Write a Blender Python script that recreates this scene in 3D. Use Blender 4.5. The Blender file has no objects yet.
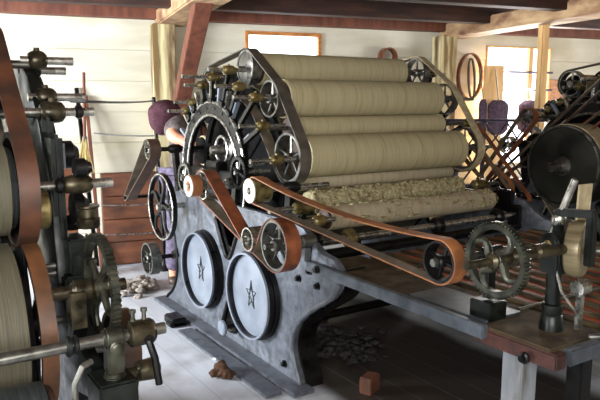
import bpy, bmesh, math, random
from math import sin, cos, pi, radians, atan2, asin, sqrt, atan, degrees
from mathutils import Vector, Matrix
random.seed(7)
scn = bpy.context.scene
COL = scn.collection
# ------------------------------------------------------------------ materials
def lin(c):
    return tuple(((v/255)/12.92 if v/255 <= .04045 else ((v/255+.055)/1.055)**2.4) for v in c) + (1,)
def nt(m):
    m.use_nodes = True; t = m.node_tree; t.nodes.clear(); return t
def mat(name, c1, c2=None, rough=.6, metal=0.0, scale=(8,8,8), detail=5, bump=0.0, bscale=None, lo=.35, hi=.65, spec=.5, c3=None, s3=(2,2,2), rvar=0.0):
    m = bpy.data.materials.new(name); t = nt(m); N = t.nodes.new; L = t.links.new
    out = N('ShaderNodeOutputMaterial'); b = N('ShaderNodeBsdfPrincipled'); L(b.outputs[0], out.inputs[0])
    b.inputs['Roughness'].default_value = rough; b.inputs['Metallic'].default_value = metal
    b.inputs['Specular IOR Level'].default_value = spec
    tc = N('ShaderNodeTexCoord'); mp = N('ShaderNodeMapping'); L(tc.outputs['Object'], mp.inputs[0]); mp.inputs['Scale'].default_value = scale
    nz = N('ShaderNodeTexNoise'); nz.inputs['Scale'].default_value = 1; nz.inputs['Detail'].default_value = detail; L(mp.outputs[0], nz.inputs['Vector'])
    cr = N('ShaderNodeValToRGB'); L(nz.outputs['Fac'], cr.inputs[0])
    cr.color_ramp.elements[0].position = lo; cr.color_ramp.elements[1].position = hi
    cr.color_ramp.elements[0].color = lin(c1); cr.color_ramp.elements[1].color = lin(c2 or c1)
    col = cr.outputs[0]
    if c3:
        mp2 = N('ShaderNodeMapping'); L(tc.outputs['Object'], mp2.inputs[0]); mp2.inputs['Scale'].default_value = s3
        n2 = N('ShaderNodeTexNoise'); n2.inputs['Scale'].default_value = 1; n2.inputs['Detail'].default_value = 4; L(mp2.outputs[0], n2.inputs['Vector'])
        r2 = N('ShaderNodeValToRGB'); L(n2.outputs['Fac'], r2.inputs[0]); r2.color_ramp.elements[0].position = .5; r2.color_ramp.elements[1].position = .72
        mx = N('ShaderNodeMix'); mx.data_type = 'RGBA'; L(r2.outputs[0], mx.inputs[0]); L(col, mx.inputs[6]); mx.inputs[7].default_value = lin(c3); col = mx.outputs[2]
    L(col, b.inputs['Base Color'])
    if rvar:
        mr = N('ShaderNodeMapRange'); L(nz.outputs['Fac'], mr.inputs[0]); mr.inputs[1].default_value=.3; mr.inputs[2].default_value=.7
        mr.inputs[3].default_value = max(.05, rough-rvar); mr.inputs[4].default_value = rough+rvar; L(mr.outputs[0], b.inputs['Roughness'])
    if bump:
        bp = N('ShaderNodeBump'); bp.inputs['Strength'].default_value = bump; bp.inputs['Distance'].default_value = .01
        if bscale:
            mp3 = N('ShaderNodeMapping'); L(tc.outputs['Object'], mp3.inputs[0]); mp3.inputs['Scale'].default_value = bscale
            n3 = N('ShaderNodeTexNoise'); n3.inputs['Scale'].default_value = 1; n3.inputs['Detail'].default_value = 6; L(mp3.outputs[0], n3.inputs['Vector']); h = n3.outputs['Fac']
        else: h = nz.outputs['Fac']
        L(h, bp.inputs['Height']); L(bp.outputs[0], b.inputs['Normal'])
    return m
M = {}
M['iron'] = mat('oily_black_iron', (8,8,9), (21,20,19), .36, .25, (14,14,14), bump=.12, rvar=.12, spec=.35)
M['green'] = mat('dark_green_iron', (9,13,12), (26,30,26), .4, .25, (20,20,20), bump=.2, rvar=.12, spec=.35)
M['frame'] = mat('painted_cast_iron', (82,86,94), (108,112,120), .4, .3, (26,26,26), bump=.2, bscale=(90,90,90), c3=(66,69,74), s3=(14,14,14), rvar=.1)
M['lid'] = mat('grey_blue_lid_paint', (108,115,126), (132,139,150), .38, .25, (7,7,7), bump=.08, bscale=(40,40,40))
M['steel']  = mat('worn_steel', (150,148,140), (196,194,186), .28, .9, (30,30,30), rvar=.1)
M['dsteel'] = mat('dull_steel', (92,92,88), (132,130,122), .34, .85, (25,25,25), rvar=.1)
M['brass'] = mat('oily_brass', (84,73,44), (136,120,76), .34, .6, (30,30,30), rvar=.12)
M['gun'] = mat('brown_gunmetal', (44,40,30), (84,76,58), .34, .7, (26,26,26), rvar=.12)
M['lorange'] = mat('worn_leather_shaded', (66,42,26), (104,66,38), .45, 0, (10,10,10), bump=.1, c3=(48,36,26), s3=(7,7,7))  # leather darkened so the left machine's shade sits in the belt colour
M['wool'] = mat('carding_cloth', (158,147,114), (174,163,130), .85, 0, (230,4,4), detail=6, lo=.3, hi=.72, bump=.12, bscale=(380,20,20), spec=.2, c3=(146,133,98), s3=(60,3,3))
M['wool2'] = mat('carding_cloth_pale', (154,142,116), (172,161,136), .85, 0, (200,5,5), detail=6, lo=.3, hi=.7, bump=.15, bscale=(300,20,20), spec=.2, c3=(150,128,104), s3=(30,5,5))
M['woolL'] = mat('carding_cloth_dark', (66,62,50), (90,85,68), .6, 0, (300,5,5), detail=6, lo=.3, hi=.7, bump=.2, bscale=(380,20,20), spec=.3)
M['fleece'] = mat('raw_fleece', (140,130,96), (190,180,144), .95, 0, (90,60,60), bump=.7, bscale=(150,120,120), spec=.1, c3=(112,98,66), s3=(34,26,26))
M['waste']  = mat('wool_waste', (110,100,92), (176,166,156), .95, 0, (50,50,50), bump=.6, spec=.1)
M['clump']  = mat('brown_wool', (62,44,34), (96,72,56), .95, 0, (60,60,60), bump=.8, spec=.1)
M['white']  = mat('white_fluff', (205,205,205), (235,235,232), .95, 0, (60,60,60), spec=.1)
M['tanroll'] = mat('oily_tan_roll', (92,82,60), (134,122,94), .35, .3, (4,4,60))
M['ggear'] = mat('greenish_worn_iron', (30,31,26), (74,74,62), .36, .55, (24,24,24), bump=.15)
M['fluff'] = mat('dark_fluff', (34,33,33), (62,60,60), .95, 0, (50,50,50), bump=.5, spec=.1)  # near-black tone for the loose floor fluff
M['ddrum'] = mat('lit_drum_face', (30,31,28), (54,54,47), .4, .3, (6,6,6), bump=.1, rvar=.12)  # lighter copy of the black iron, light put into the drum's colour
M['matte'] = mat('matte_black', (9,9,9), (17,16,15), .9, 0, (12,12,12), spec=.1)  # matte black for cylinder, doffer and rear roller ends
M['dusk'] = mat('dusty_steel_roll', (48,54,58), (76,82,82), .4, .6, (160,8,8))
M['rolltip'] = mat('brown_roll_end', (34,22,14), (64,40,24), .6, 0, (20,20,20))
M['orange'] = mat('orange_leather', (128,78,44), (160,104,62), .5, 0, (14,14,14), bump=.12, c3=(98,60,36), s3=(10,10,10))
M['red'] = mat('red_leather', (98,52,32), (138,78,48), .42, 0, (14,14,14), bump=.12, c3=(66,36,24), s3=(12,12,12))
M['brown']  = mat('dark_brown_leather', (62,46,38), (92,70,56), .5, 0, (14,14,14), bump=.12)
M['rbrown'] = mat('red_brown_leather_shaded', (48,31,23), (84,50,32), .5, 0, (10,10,10), bump=.1, c3=(38,30,25), s3=(7,7,7))  # left machine belt, its shade also put into the colour
M['grey'] = mat('grey_leather', (58,53,47), (84,77,68), .55, 0, (14,14,14), bump=.12)
M['flesh'] = mat('belt_flesh_side', (84,74,60), (116,104,86), .7, 0, (14,14,14), bump=.12)
M['tan']    = mat('tan_canvas_belt', (142,128,100), (176,160,128), .8, 0, (24,24,24), bump=.12)
M['cream']  = mat('cream_wood', (196,190,172), (222,216,200), .5, 0, (16,16,16))
M['owood']  = mat('orange_wood', (150,92,42), (196,130,66), .5, 0, (8,40,40), bump=.1)
M['post'] = mat('rough_hewn_timber', (112,90,52), (206,192,148), .8, 0, (14,14,1.3), bump=.3, bscale=(30,30,4), lo=.38, hi=.58, c3=(84,52,24), s3=(7,7,2.0))
M['pale']   = mat('pale_timber', (190,150,96), (218,182,128), .75, 0, (14,14,2), bump=.15)
M['redwood'] = mat('red_brown_timber', (86,46,32), (118,68,48), .7, 0, (14,14,3), bump=.2, bscale=(30,30,6))
M['joist']  = mat('dark_joist', (44,26,20), (74,44,32), .8, 0, (3,3,18), bump=.2)
M['girder'] = mat('rough_girder', (148,112,80), (192,160,120), .8, 0, (10,4,10), bump=.4, c3=(104,64,42), s3=(7,3,7))
M['binw'] = mat('red_bin_boards', (84,46,28), (116,68,40), .65, 0, (3,14,14), bump=.15, c3=(56,32,22), s3=(3,6,6))
M['slat'] = mat('dusty_brown_slat', (46,38,27), (92,79,56), .65, 0, (30,5,30), bump=.3, lo=.4, hi=.6, spec=.3)
M['strip'] = mat('red_slat', (132,56,32), (176,92,54), .5, 0, (22,6,22), c3=(92,66,46), s3=(14,6,14))
M['bench'] = mat('dusty_table_top', (46,37,28), (82,69,50), .75, 0, (10,10,10), bump=.25, c3=(98,88,70), s3=(9,9,9), spec=.25)
M['rail'] = mat('blue_grey_rail', (62,68,75), (96,102,110), .4, .4, (12,12,12), bump=.15)
M['rust'] = mat('red_rust_beam', (48,27,23), (78,44,36), .6, .1, (18,18,18), bump=.3)
M['legw'] = mat('grey_white_leg_paint', (112,117,124), (146,150,156), .6, 0, (10,10,3), bump=.12, c3=(86,82,76), s3=(14,14,3))
M['purple'] = mat('mauve_iron', (66,56,78), (108,98,122), .5, .3, (20,20,20))
M['sack']   = mat('dark_purple_cloth', (58,46,58), (84,70,82), .9, 0, (30,30,30), spec=.1)
M['cap']    = mat('maroon_knit', (64,40,48), (88,58,66), .95, 0, (80,80,80), bump=.5, spec=.1)
M['shirt']  = mat('charcoal_cloth', (80,72,72), (112,102,100), .9, 0, (30,30,30), bump=.2, spec=.1)
M['trouser']= mat('purple_grey_cloth', (82,74,92), (110,102,120), .9, 0, (30,30,30), spec=.1)
M['skin']   = mat('skin', (205,140,112), (222,160,132), .5, 0, (14,14,14))
M['hair']   = mat('dark_hair', (42,32,26), (62,48,40), .7)
M['straw']  = mat('straw', (150,128,78), (190,168,112), .9, 0, (60,60,4), bump=.4)
M['wire']   = mat('dark_wire', (70,70,68), (92,92,88), .5, .5)
M['eye']    = mat('eye_white', (225,220,215), None, .3)
M['ceil']   = mat('ceiling_boards', (60,36,28), (98,62,48), .8, 0, (2,16,2), bump=.2)

def board_mat(name, cA, cB, size, axis_rot, gap=.03, rough=.6, stain=None, dark=.35, oil_shade=False):
    """plank pattern across object x after rotating about z"""
    m = bpy.data.materials.new(name); t = nt(m); N = t.nodes.new; L = t.links.new
    out = N('ShaderNodeOutputMaterial'); b = N('ShaderNodeBsdfPrincipled'); L(b.outputs[0], out.inputs[0]); b.inputs['Roughness'].default_value = rough
    tc = N('ShaderNodeTexCoord'); mp = N('ShaderNodeMapping'); L(tc.outputs['Object'], mp.inputs[0]); mp.inputs['Rotation'].default_value = (0,0,axis_rot)
    sx = N('ShaderNodeSeparateXYZ'); L(mp.outputs[0], sx.inputs[0])
    d = N('ShaderNodeMath'); d.operation = 'DIVIDE'; L(sx.outputs[0], d.inputs[0]); d.inputs[1].default_value = size
    fr = N('ShaderNodeMath'); fr.operation = 'FRACT'; L(d.outputs[0], fr.inputs[0])
    fl = N('ShaderNodeMath'); fl.operation = 'FLOOR'; L(d.outputs[0], fl.inputs[0])
    wn = N('ShaderNodeTexWhiteNoise'); wn.noise_dimensions = '1D'; L(fl.outputs[0], wn.inputs['W'])
    lt = N('ShaderNodeMath'); lt.operation = 'LESS_THAN'; L(fr.outputs[0], lt.inputs[0]); lt.inputs[1].default_value = gap
    mp2 = N('ShaderNodeMapping'); L(mp.outputs[0], mp2.inputs[0]); mp2.inputs['Scale'].default_value = (9,1.4,9)
    nz = N('ShaderNodeTexNoise'); nz.inputs['Scale'].default_value = 1; nz.inputs['Detail'].default_value = 7; L(mp2.outputs[0], nz.inputs['Vector'])
    ad = N('ShaderNodeMath'); ad.operation = 'MULTIPLY_ADD'; L(wn.outputs['Value'], ad.inputs[0]); ad.inputs[1].default_value = .35; L(nz.outputs['Fac'], ad.inputs[2])
    cr = N('ShaderNodeValToRGB'); L(ad.outputs[0], cr.inputs[0]); cr.color_ramp.elements[0].position=.38; cr.color_ramp.elements[1].position=.9
    cr.color_ramp.elements[0].color = lin(cA); cr.color_ramp.elements[1].color = lin(cB); col = cr.outputs[0]
    if stain:
        n2 = N('ShaderNodeTexNoise'); n2.inputs['Scale'].default_value = 2.2; n2.inputs['Detail'].default_value = 6; L(mp.outputs[0], n2.inputs['Vector'])
        r2 = N('ShaderNodeValToRGB'); L(n2.outputs['Fac'], r2.inputs[0]); r2.color_ramp.elements[0].position=.52; r2.color_ramp.elements[1].position=.75
        mx = N('ShaderNodeMix'); mx.data_type='RGBA'; L(r2.outputs[0], mx.inputs[0]); L(col, mx.inputs[6]); mx.inputs[7].default_value = lin(stain); col = mx.outputs[2]
    if oil_shade:  # oily boards, darkened further to paint the shade under table and machine
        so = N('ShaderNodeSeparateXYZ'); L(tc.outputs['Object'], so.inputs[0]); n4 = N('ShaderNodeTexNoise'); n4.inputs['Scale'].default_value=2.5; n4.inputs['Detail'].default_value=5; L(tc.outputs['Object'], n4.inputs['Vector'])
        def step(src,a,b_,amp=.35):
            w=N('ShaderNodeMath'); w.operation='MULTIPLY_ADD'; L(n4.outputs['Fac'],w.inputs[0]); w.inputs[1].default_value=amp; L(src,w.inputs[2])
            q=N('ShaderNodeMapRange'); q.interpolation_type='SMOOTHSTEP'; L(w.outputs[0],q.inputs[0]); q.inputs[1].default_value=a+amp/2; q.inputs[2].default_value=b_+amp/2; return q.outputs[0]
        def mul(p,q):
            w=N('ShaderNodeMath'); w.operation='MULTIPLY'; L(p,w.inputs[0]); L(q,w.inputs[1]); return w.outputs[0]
        k=mul(mul(step(so.outputs[0],1.80,1.92,.1),step(so.outputs[0],3.10,2.95,.2)),mul(step(so.outputs[1],.5,1.1),step(so.outputs[1],5.0,4.5)))  # zone bounds; far edge stops short so a lit floor strip stays pale
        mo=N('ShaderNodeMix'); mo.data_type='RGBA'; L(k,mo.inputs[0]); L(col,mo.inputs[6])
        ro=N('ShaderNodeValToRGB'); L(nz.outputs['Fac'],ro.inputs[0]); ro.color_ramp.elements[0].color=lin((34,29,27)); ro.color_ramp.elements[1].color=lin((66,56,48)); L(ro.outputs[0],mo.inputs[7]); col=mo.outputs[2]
    mg = N('ShaderNodeMix'); mg.data_type='RGBA'; L(lt.outputs[0], mg.inputs[0]); L(col, mg.inputs[6])
    mg.inputs[7].default_value = tuple(v*dark for v in lin(cA)[:3])+(1,); L(mg.outputs[2], b.inputs['Base Color'])
    bp = N('ShaderNodeBump'); bp.inputs['Strength'].default_value=.15; bp.inputs['Distance'].default_value=.01; L(nz.outputs['Fac'], bp.inputs['Height']); L(bp.outputs[0], b.inputs['Normal'])
    return m
M['floor'] = board_mat('grey_floor_planks', (170,173,180), (202,205,211), .17, radians(0), .014, .45, (128,124,120), dark=.5, oil_shade=True)
M['wall'] = mat('whitewashed_boards', (186,180,160), (208,203,186), .75, 0, (1.2,1.2,5), bump=.1, c3=(180,170,144), s3=(1.3,1.3,2))

# ------------------------------------------------------------------ mesh helpers
class B:
    def __init__(s): s.v=[]; s.f=[]
    def add(s, v, f):
        o=len(s.v); s.v += [tuple(p) for p in v]; s.f += [tuple(i+o for i in q) for q in f]; return s
    def box(s, c, d, rz=0, mtx=None):
        x,y,z=[k/2 for k in d]; v=[Vector(p) for p in ((-x,-y,-z),(x,-y,-z),(x,y,-z),(-x,y,-z),(-x,-y,z),(x,-y,z),(x,y,z),(-x,y,z))]
        R = mtx if mtx is not None else Matrix.Rotation(rz,3,'Z'); c=Vector(c)
        return s.add([R@p+c for p in v], [(0,3,2,1),(4,5,6,7),(0,1,5,4),(1,2,6,5),(2,3,7,6),(3,0,4,7)])
    def bar(s, p0, p1, w, h, up=(0,0,1)):
        p0=Vector(p0); p1=Vector(p1); t=(p1-p0); L=t.length; t.normalize(); up=Vector(up)
        if abs(t.dot(up))>.99: up=Vector((0,1,0))
        a=t.cross(up).normalized(); b=a.cross(t)
        m=Matrix((t,a,b)).transposed(); return s.box((p0+p1)/2,(L,w,h),mtx=m)
    def lathe(s, o, ax, prof, n=28, closed=False):
        """prof: (dist along axis, radius)"""
        o=Vector(o); ax=Vector(ax).normalized(); u=ax.orthogonal().normalized(); w=ax.cross(u); v=[]; f=[]; k=len(prof)
        for d,r in prof:
            for i in range(n):
                a=2*pi*i/n; v.append(o+ax*d+(u*cos(a)+w*sin(a))*r)
        for j in range(k if closed else k-1):
            j2=(j+1)%k
            for i in range(n):
                i2=(i+1)%n; f.append((j*n+i,j*n+i2,j2*n+i2,j2*n+i))
        if not closed:
            f.append(tuple(reversed(range(n)))); f.append(tuple((k-1)*n+i for i in range(n)))
        return s.add(v,f)
    def cyl(s, p0, p1, r, r1=None, n=20):
        p0=Vector(p0); p1=Vector(p1); L=(p1-p0).length; return s.lathe(p0,p1-p0,[(0,r),(L,r if r1 is None else r1)],n)
    def ring(s, o, ax, ro, ri, d0, d1, n=36):
        return s.lathe(o,ax,[(d0,ri),(d0,ro),(d1,ro),(d1,ri)],n,True)
    def torus(s, o, ax, R, r, n=40, k=8):
        return s.lathe(o,ax,[(r*sin(2*pi*i/k),R+r*cos(2*pi*i/k)) for i in range(k)],n,True)
    def tube(s, pts, r, n=8, closed=False):
        P=[Vector(p) for p in pts]; v=[]; f=[]; k=len(P); pu=None
        for i,p in enumerate(P):
            if closed: t=P[(i+1)%k]-P[i-1]
            else: t=P[min(i+1,k-1)]-P[max(i-1,0)]
            t.normalize()
            if pu is None: u=t.orthogonal().normalized()
            else:
                u=pu-t*pu.dot(t); u.normalize()
            pu=u; w=t.cross(u); rr=r[i] if isinstance(r,(list,tuple)) else r
            for j in range(n):
                a=2*pi*j/n; v.append(p+(u*cos(a)+w*sin(a))*rr)
        for i in range(k if closed else k-1):
            i2=(i+1)%k
            for j in range(n):
                j2=(j+1)%n; f.append((i*n+j,i*n+j2,i2*n+j2,i2*n+j))
        if not closed: f.append(tuple(reversed(range(n)))); f.append(tuple((k-1)*n+j for j in range(n)))
        return s.add(v,f)
    def extr(s, poly, x0, x1):
        """poly in (y,z), extruded along x"""
        k=len(poly); v=[(x0,y,z) for y,z in poly]+[(x1,y,z) for y,z in poly]
        f=[tuple(range(k)),tuple(reversed(range(k,2*k)))]+[(i,i+k,(i+1)%k+k,(i+1)%k) for i in range(k)]
        return s.add(v,f)
    def lump(s, c, r, n=10, jit=.25, sq=(1,1,1)):
        c=Vector(c); v=[]; f=[]; m=n//2
        for j in range(1,m):
            th=pi*j/m
            for i in range(n):
                a=2*pi*i/n; q=r*(1+random.uniform(-jit,jit))
                v.append(c+Vector((q*sin(th)*cos(a)*sq[0],q*sin(th)*sin(a)*sq[1],q*cos(th)*sq[2])))
        t=len(v); v+= [c+Vector((0,0,r*sq[2])), c-Vector((0,0,r*sq[2]))]
        for j in range(m-2):
            for i in range(n):
                i2=(i+1)%n; f.append((j*n+i,(j+1)*n+i,(j+1)*n+i2,j*n+i2))
        for i in range(n):
            i2=(i+1)%n; f.append((t,i,i2)); f.append((t+1,(m-2)*n+i2,(m-2)*n+i))
        return s.add(v,f)
def link(name, me, m, parent):
    o=bpy.data.objects.new(name, me); COL.objects.link(o); me.materials.clear(); me.materials.append(m)
    if parent is not None: o.parent=parent
    return o
def worldloc(o):
    v=Vector((0,0,0))
    while o is not None: v+=o.location; o=o.parent
    return v
def obj(name, b, m, parent=None, bevel=0, ang=35, label=None):
    """link a B as one mesh object; coordinates are given in the world and stored relative to the parent thing"""
    me=bpy.data.meshes.new(name); w=worldloc(parent) if parent is not None else Vector((0,0,0))
    me.from_pydata([Vector(p)-w for p in b.v],[],b.f); me.validate()
    bm=bmesh.new(); bm.from_mesh(me); bmesh.ops.recalc_face_normals(bm,faces=bm.faces)
    if bevel:
        es=[e for e in bm.edges if len(e.link_faces)==2 and e.calc_face_angle(0)>radians(40)]
        bmesh.ops.bevel(bm,geom=es,offset=bevel,segments=2,affect='EDGES',clamp_overlap=True)
    bm.to_mesh(me); bm.free()
    me.polygons.foreach_set('use_smooth',[True]*len(me.polygons)); me.set_sharp_from_angle(angle=radians(ang))
    o=link(name,me,m,parent)
    if getattr(b,'inner',False) and not name.startswith('tan'):
        me.materials.append(M['flesh']); me.polygons.foreach_set('material_index',[1 if i%4==0 else 0 for i in range(len(me.polygons))])
    if label: o['label']=label
    return o
def tag(o,label,cat,group=None,kind=None):
    o['label']=label; o['category']=cat
    if group: o['group']=group
    if kind: o['kind']=kind
    return o
def struct(o): o['kind']='structure'; return o
def thing(name,loc,label,cat,group=None):
    o=bpy.data.objects.new(name,None); o.empty_display_size=.1; COL.objects.link(o); o.location=loc; return tag(o,label,cat,group)
def plate(name, outer, holes, x0, x1, m, parent, bev=.004):
    """flat casting in the y-z plane with real holes, from x0 to x1"""
    cu=bpy.data.curves.new('tmp','CURVE'); cu.dimensions='2D'; cu.fill_mode='BOTH'; cu.extrude=abs(x1-x0)/2-bev; cu.bevel_depth=bev; cu.bevel_resolution=1; cu.offset=-bev
    for loop in [outer]+holes:
        sp=cu.splines.new('POLY'); sp.points.add(len(loop)-1); sp.use_cyclic_u=True
        for p,(y,z) in zip(sp.points,loop): p.co=(y,z,0,1)
    ob=bpy.data.objects.new('tmp',cu); COL.objects.link(ob); bpy.context.view_layer.update()
    me=bpy.data.meshes.new_from_object(ob.evaluated_get(bpy.context.evaluated_depsgraph_get()))
    bpy.data.objects.remove(ob); w=worldloc(parent) if parent is not None else Vector((0,0,0)); xm=(x0+x1)/2
    for v in me.vertices:
        y,z,d=v.co; v.co=Vector((xm+d,y,z))-w
    me.name=name
    bm=bmesh.new(); bm.from_mesh(me); bmesh.ops.remove_doubles(bm,verts=bm.verts,dist=1e-5); bmesh.ops.recalc_face_normals(bm,faces=bm.faces); bm.to_mesh(me); bm.free()
    me.polygons.foreach_set('use_smooth',[True]*len(me.polygons)); me.set_sharp_from_angle(angle=radians(35))
    return link(name,me,m,parent)
def circ(y,z,r,n=40,a0=0,a1=2*pi):
    return [(y+r*cos(a0+(a1-a0)*i/n),z+r*sin(a0+(a1-a0)*i/n)) for i in range(n if abs(a1-a0-2*pi)<1e-6 else n+1)]
def smooth(poly,it=2):
    for _ in range(it):
        q=[]
        for i in range(len(poly)):
            a=poly[i]; b=poly[(i+1)%len(poly)]
            q.append((a[0]*.75+b[0]*.25,a[1]*.75+b[1]*.25)); q.append((a[0]*.25+b[0]*.75,a[1]*.25+b[1]*.75))
        poly=q
    return poly
def smooth_open(P):
    for _ in range(2): P=[P[0]]+[q for a,b in zip(P,P[1:]) for q in ((a[0]*.75+b[0]*.25,a[1]*.75+b[1]*.25),(a[0]*.25+b[0]*.75,a[1]*.25+b[1]*.75))]+[P[-1]]
    return P
def belt_path(cs, sag=0):
    """closed belt round circles (y,z,r,dir): common tangents joined by arcs"""
    n=len(cs); tan=[]
    for i in range(n):
        a=cs[i]; b=cs[(i+1)%n]; dy=b[0]-a[0]; dz=b[1]-a[1]; L=sqrt(dy*dy+dz*dz); k=a[3]*a[2]-b[3]*b[2]
        tan.append(atan2(dz,dy)+asin(max(-1,min(1,k/L))))
    P=[]
    for i in range(n):
        c=cs[i]; s=c[3]; off=-pi/2 if s>0 else pi/2
        a0=tan[i-1]+off; a1=tan[i]+off
        d=(a1-a0)*s
        while d<0: d+=2*pi
        while d>2*pi: d-=2*pi
        m=max(2,int(d/.16))
        for j in range(m+1):
            a=a0+s*d*j/m; P.append((c[0]+c[2]*cos(a),c[1]+c[2]*sin(a)))
        if sag:
            nx_=cs[(i+1)%n]; a1n=tan[i]+(-pi/2 if nx_[3]>0 else pi/2); q0=P[-1]; q1=(nx_[0]+nx_[2]*cos(a1n),nx_[1]+nx_[2]*sin(a1n))
            L=sqrt((q1[0]-q0[0])**2+(q1[1]-q0[1])**2)
            sg=sag[i] if isinstance(sag,(list,tuple)) else sag
            for j in range(1,12):
                f=j/12; P.append((q0[0]+(q1[0]-q0[0])*f,q0[1]+(q1[1]-q0[1])*f-sg*L*4*f*(1-f)))
    return P
def belt(cs,x0,x1,th=.006,sag=0):
    b=_belt(cs,x0,x1,th,sag); b.inner=True; return b
def _belt(cs,x0,x1,th=.006,sag=0):
    P=belt_path(cs,sag); k=len(P); b=B(); v=[]; f=[]
    for i in range(k):
        dy=P[(i+1)%k][0]-P[i-1][0]; dz=P[(i+1)%k][1]-P[i-1][1]; L=sqrt(dy*dy+dz*dz) or 1; ny,nz=dz/L,-dy/L
        y,z=P[i]; h=th/2
        v+=[(x0,y-ny*h,z-nz*h),(x1,y-ny*h,z-nz*h),(x1,y+ny*h,z+nz*h),(x0,y+ny*h,z+nz*h)]
    for i in range(k):
        a=i*4; c=((i+1)%k)*4
        for j in range(4):
            j2=(j+1)%4; f.append((a+j,a+j2,c+j2,c+j))
    return b.add(v,f)
X=Vector((1,0,0))
def spoked(y,z,r,x0,x1,hub,spokes=5,rim=.02,web=.012,n=40,curve=0.0,sw=.022):
    """wheel on the x axis: rim ring, hub and tapering spokes"""
    b=B(); o=(0,y,z); b.ring(o,X,r,r-rim,x0,x1,n); b.lathe(o,X,[(x0-.006,hub*.8),(x0,hub),(x1,hub),(x1+.006,hub*.8)],20); xm=(x0+x1)/2
    for i in range(spokes):
        a=2*pi*i/spokes+.3; pts=[]
        for j in range(7):
            f=j/6; rr=hub*.8+(r-rim*.6-hub*.8)*f; aa=a+curve*sin(f*pi)*1.0
            pts.append((xm,y+rr*cos(aa),z+rr*sin(aa)))
        b.tube(pts,[sw*(1-.45*abs(j/6)) *.5 for j in range(7)],8)
    return b
def gear(y,z,r,x0,x1,teeth=52,rim=.022,hub=.026,spokes=4,curve=.9,sw=.03):
    b=spoked(y,z,r,x0,x1,hub,spokes,rim,n=52,curve=curve,sw=sw)
    for i in range(teeth):
        a=2*pi*i/teeth; R=Matrix.Rotation(a,3,'X'); b.box(((x0+x1)/2,y+(r+.003)*cos(a),z+(r+.003)*sin(a)),(x1-x0,.009,2*pi*r/teeth*.5),mtx=R)
    return b
def pulley(y,z,r,x0,x1,hub=.02,spokes=5):
    return spoked(y,z,r,x0,x1,hub,spokes,rim=max(.008,r*.1),sw=.018)
def roller(parent,y,z,r,x0,x1,m,name='roller',tip='rolltip',sx0=None,sx1=None,sr=.014,n=48):
    b=B(); b.lathe((0,y,z),X,[(x0,r*.93),(x0+.006,r),(x1-.006,r),(x1,r*.93)],n)
    o=obj(name,b,M[m],parent)
    for xa,d in ((x0,-1),(x1,1)):
        e=B(); e.lathe((0,y,z),X,[(xa+d*.001,r*.9),(xa+d*.014,r*.86),(xa+d*.014,r*.5),(xa+d*.02,r*.3)],32); q=obj('roller_end',e,M[tip],o)
    s=B(); s.cyl((sx0 if sx0 is not None else x0-.12,y,z),(sx1 if sx1 is not None else x1+.12,y,z),sr); obj('shaft',s,M['dsteel'],o)
    return o
def bearing(parent,y,z,xb,xl,xr,r=.0115,hr=.024,hw=.08,base=None,d=-1,hubm='brass',armw=.024):
    """a shaft end held in a bossed stand"""
    b=B(); b.lathe((xb-hw/2,y,z),X,[(0,hr*.7),(.008,hr),(hw*.3,hr*1.12),(hw*.7,hr*1.12),(hw-.008,hr),(hw,hr*.7)],20); b.cyl((xb,y,z+hr*.9),(xb,y,z+hr*1.45),hr*.4,hr*.3,12)
    o=obj('bearing',b,M[hubm],parent)
    s=B(); s.cyl((xl,y,z),(xr,y,z),r); s.lathe((xl,y,z),(1 if xr>xl else -1,0,0),[(0,r*1.05),(abs(xr-xl)*.12,r*1.05)],16); obj('shaft_end',s,M['steel'],o)
    if base is not None:
        a=B(); p0=Vector((xb,base[0],base[1])); p1=Vector((xb,y,z)); t=(p1-p0); L=t.length; t.normalize(); p1=p0+t*max(.02,L-hr*.6)
        a.bar(p0,p1,armw,armw*1.0,up=(1,0,0)); pm=p0+(p1-p0)*.15; a.bar(pm-t*.012,pm+t*.012,armw*1.9,armw*1.9,up=(1,0,0))
        obj('stand',a,M['iron'],o)
    return o
def copy_tree(o,parent=None,skip=()):
    c=o.copy(); COL.objects.link(c); c.parent=parent
    for ch in list(o.children):
        if ch in skip: continue
        copy_tree(ch,c,skip)
    return c

# ------------------------------------------------------------------ building
PH=radians(-12); WX,WY=1.6,6.3; SX,SY=cos(PH),sin(PH); NX,NY=sin(PH),-cos(PH)
def bw(s,d,z): return Vector((WX+s*SX+d*NX, WY+s*SY+d*NY, z))
def bbox(b,s0,s1,d0,d1,z0,z1):
    return b.box(bw((s0+s1)/2,(d0+d1)/2,(z0+z1)/2),(s1-s0,abs(d1-d0),z1-z0),rz=PH)
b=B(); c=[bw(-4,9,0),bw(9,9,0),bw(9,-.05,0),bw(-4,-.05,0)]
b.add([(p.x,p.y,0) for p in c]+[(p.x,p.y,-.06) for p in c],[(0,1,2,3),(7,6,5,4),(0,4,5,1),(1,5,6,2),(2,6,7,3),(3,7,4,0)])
struct(obj('floor',b,M['floor']))
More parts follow.
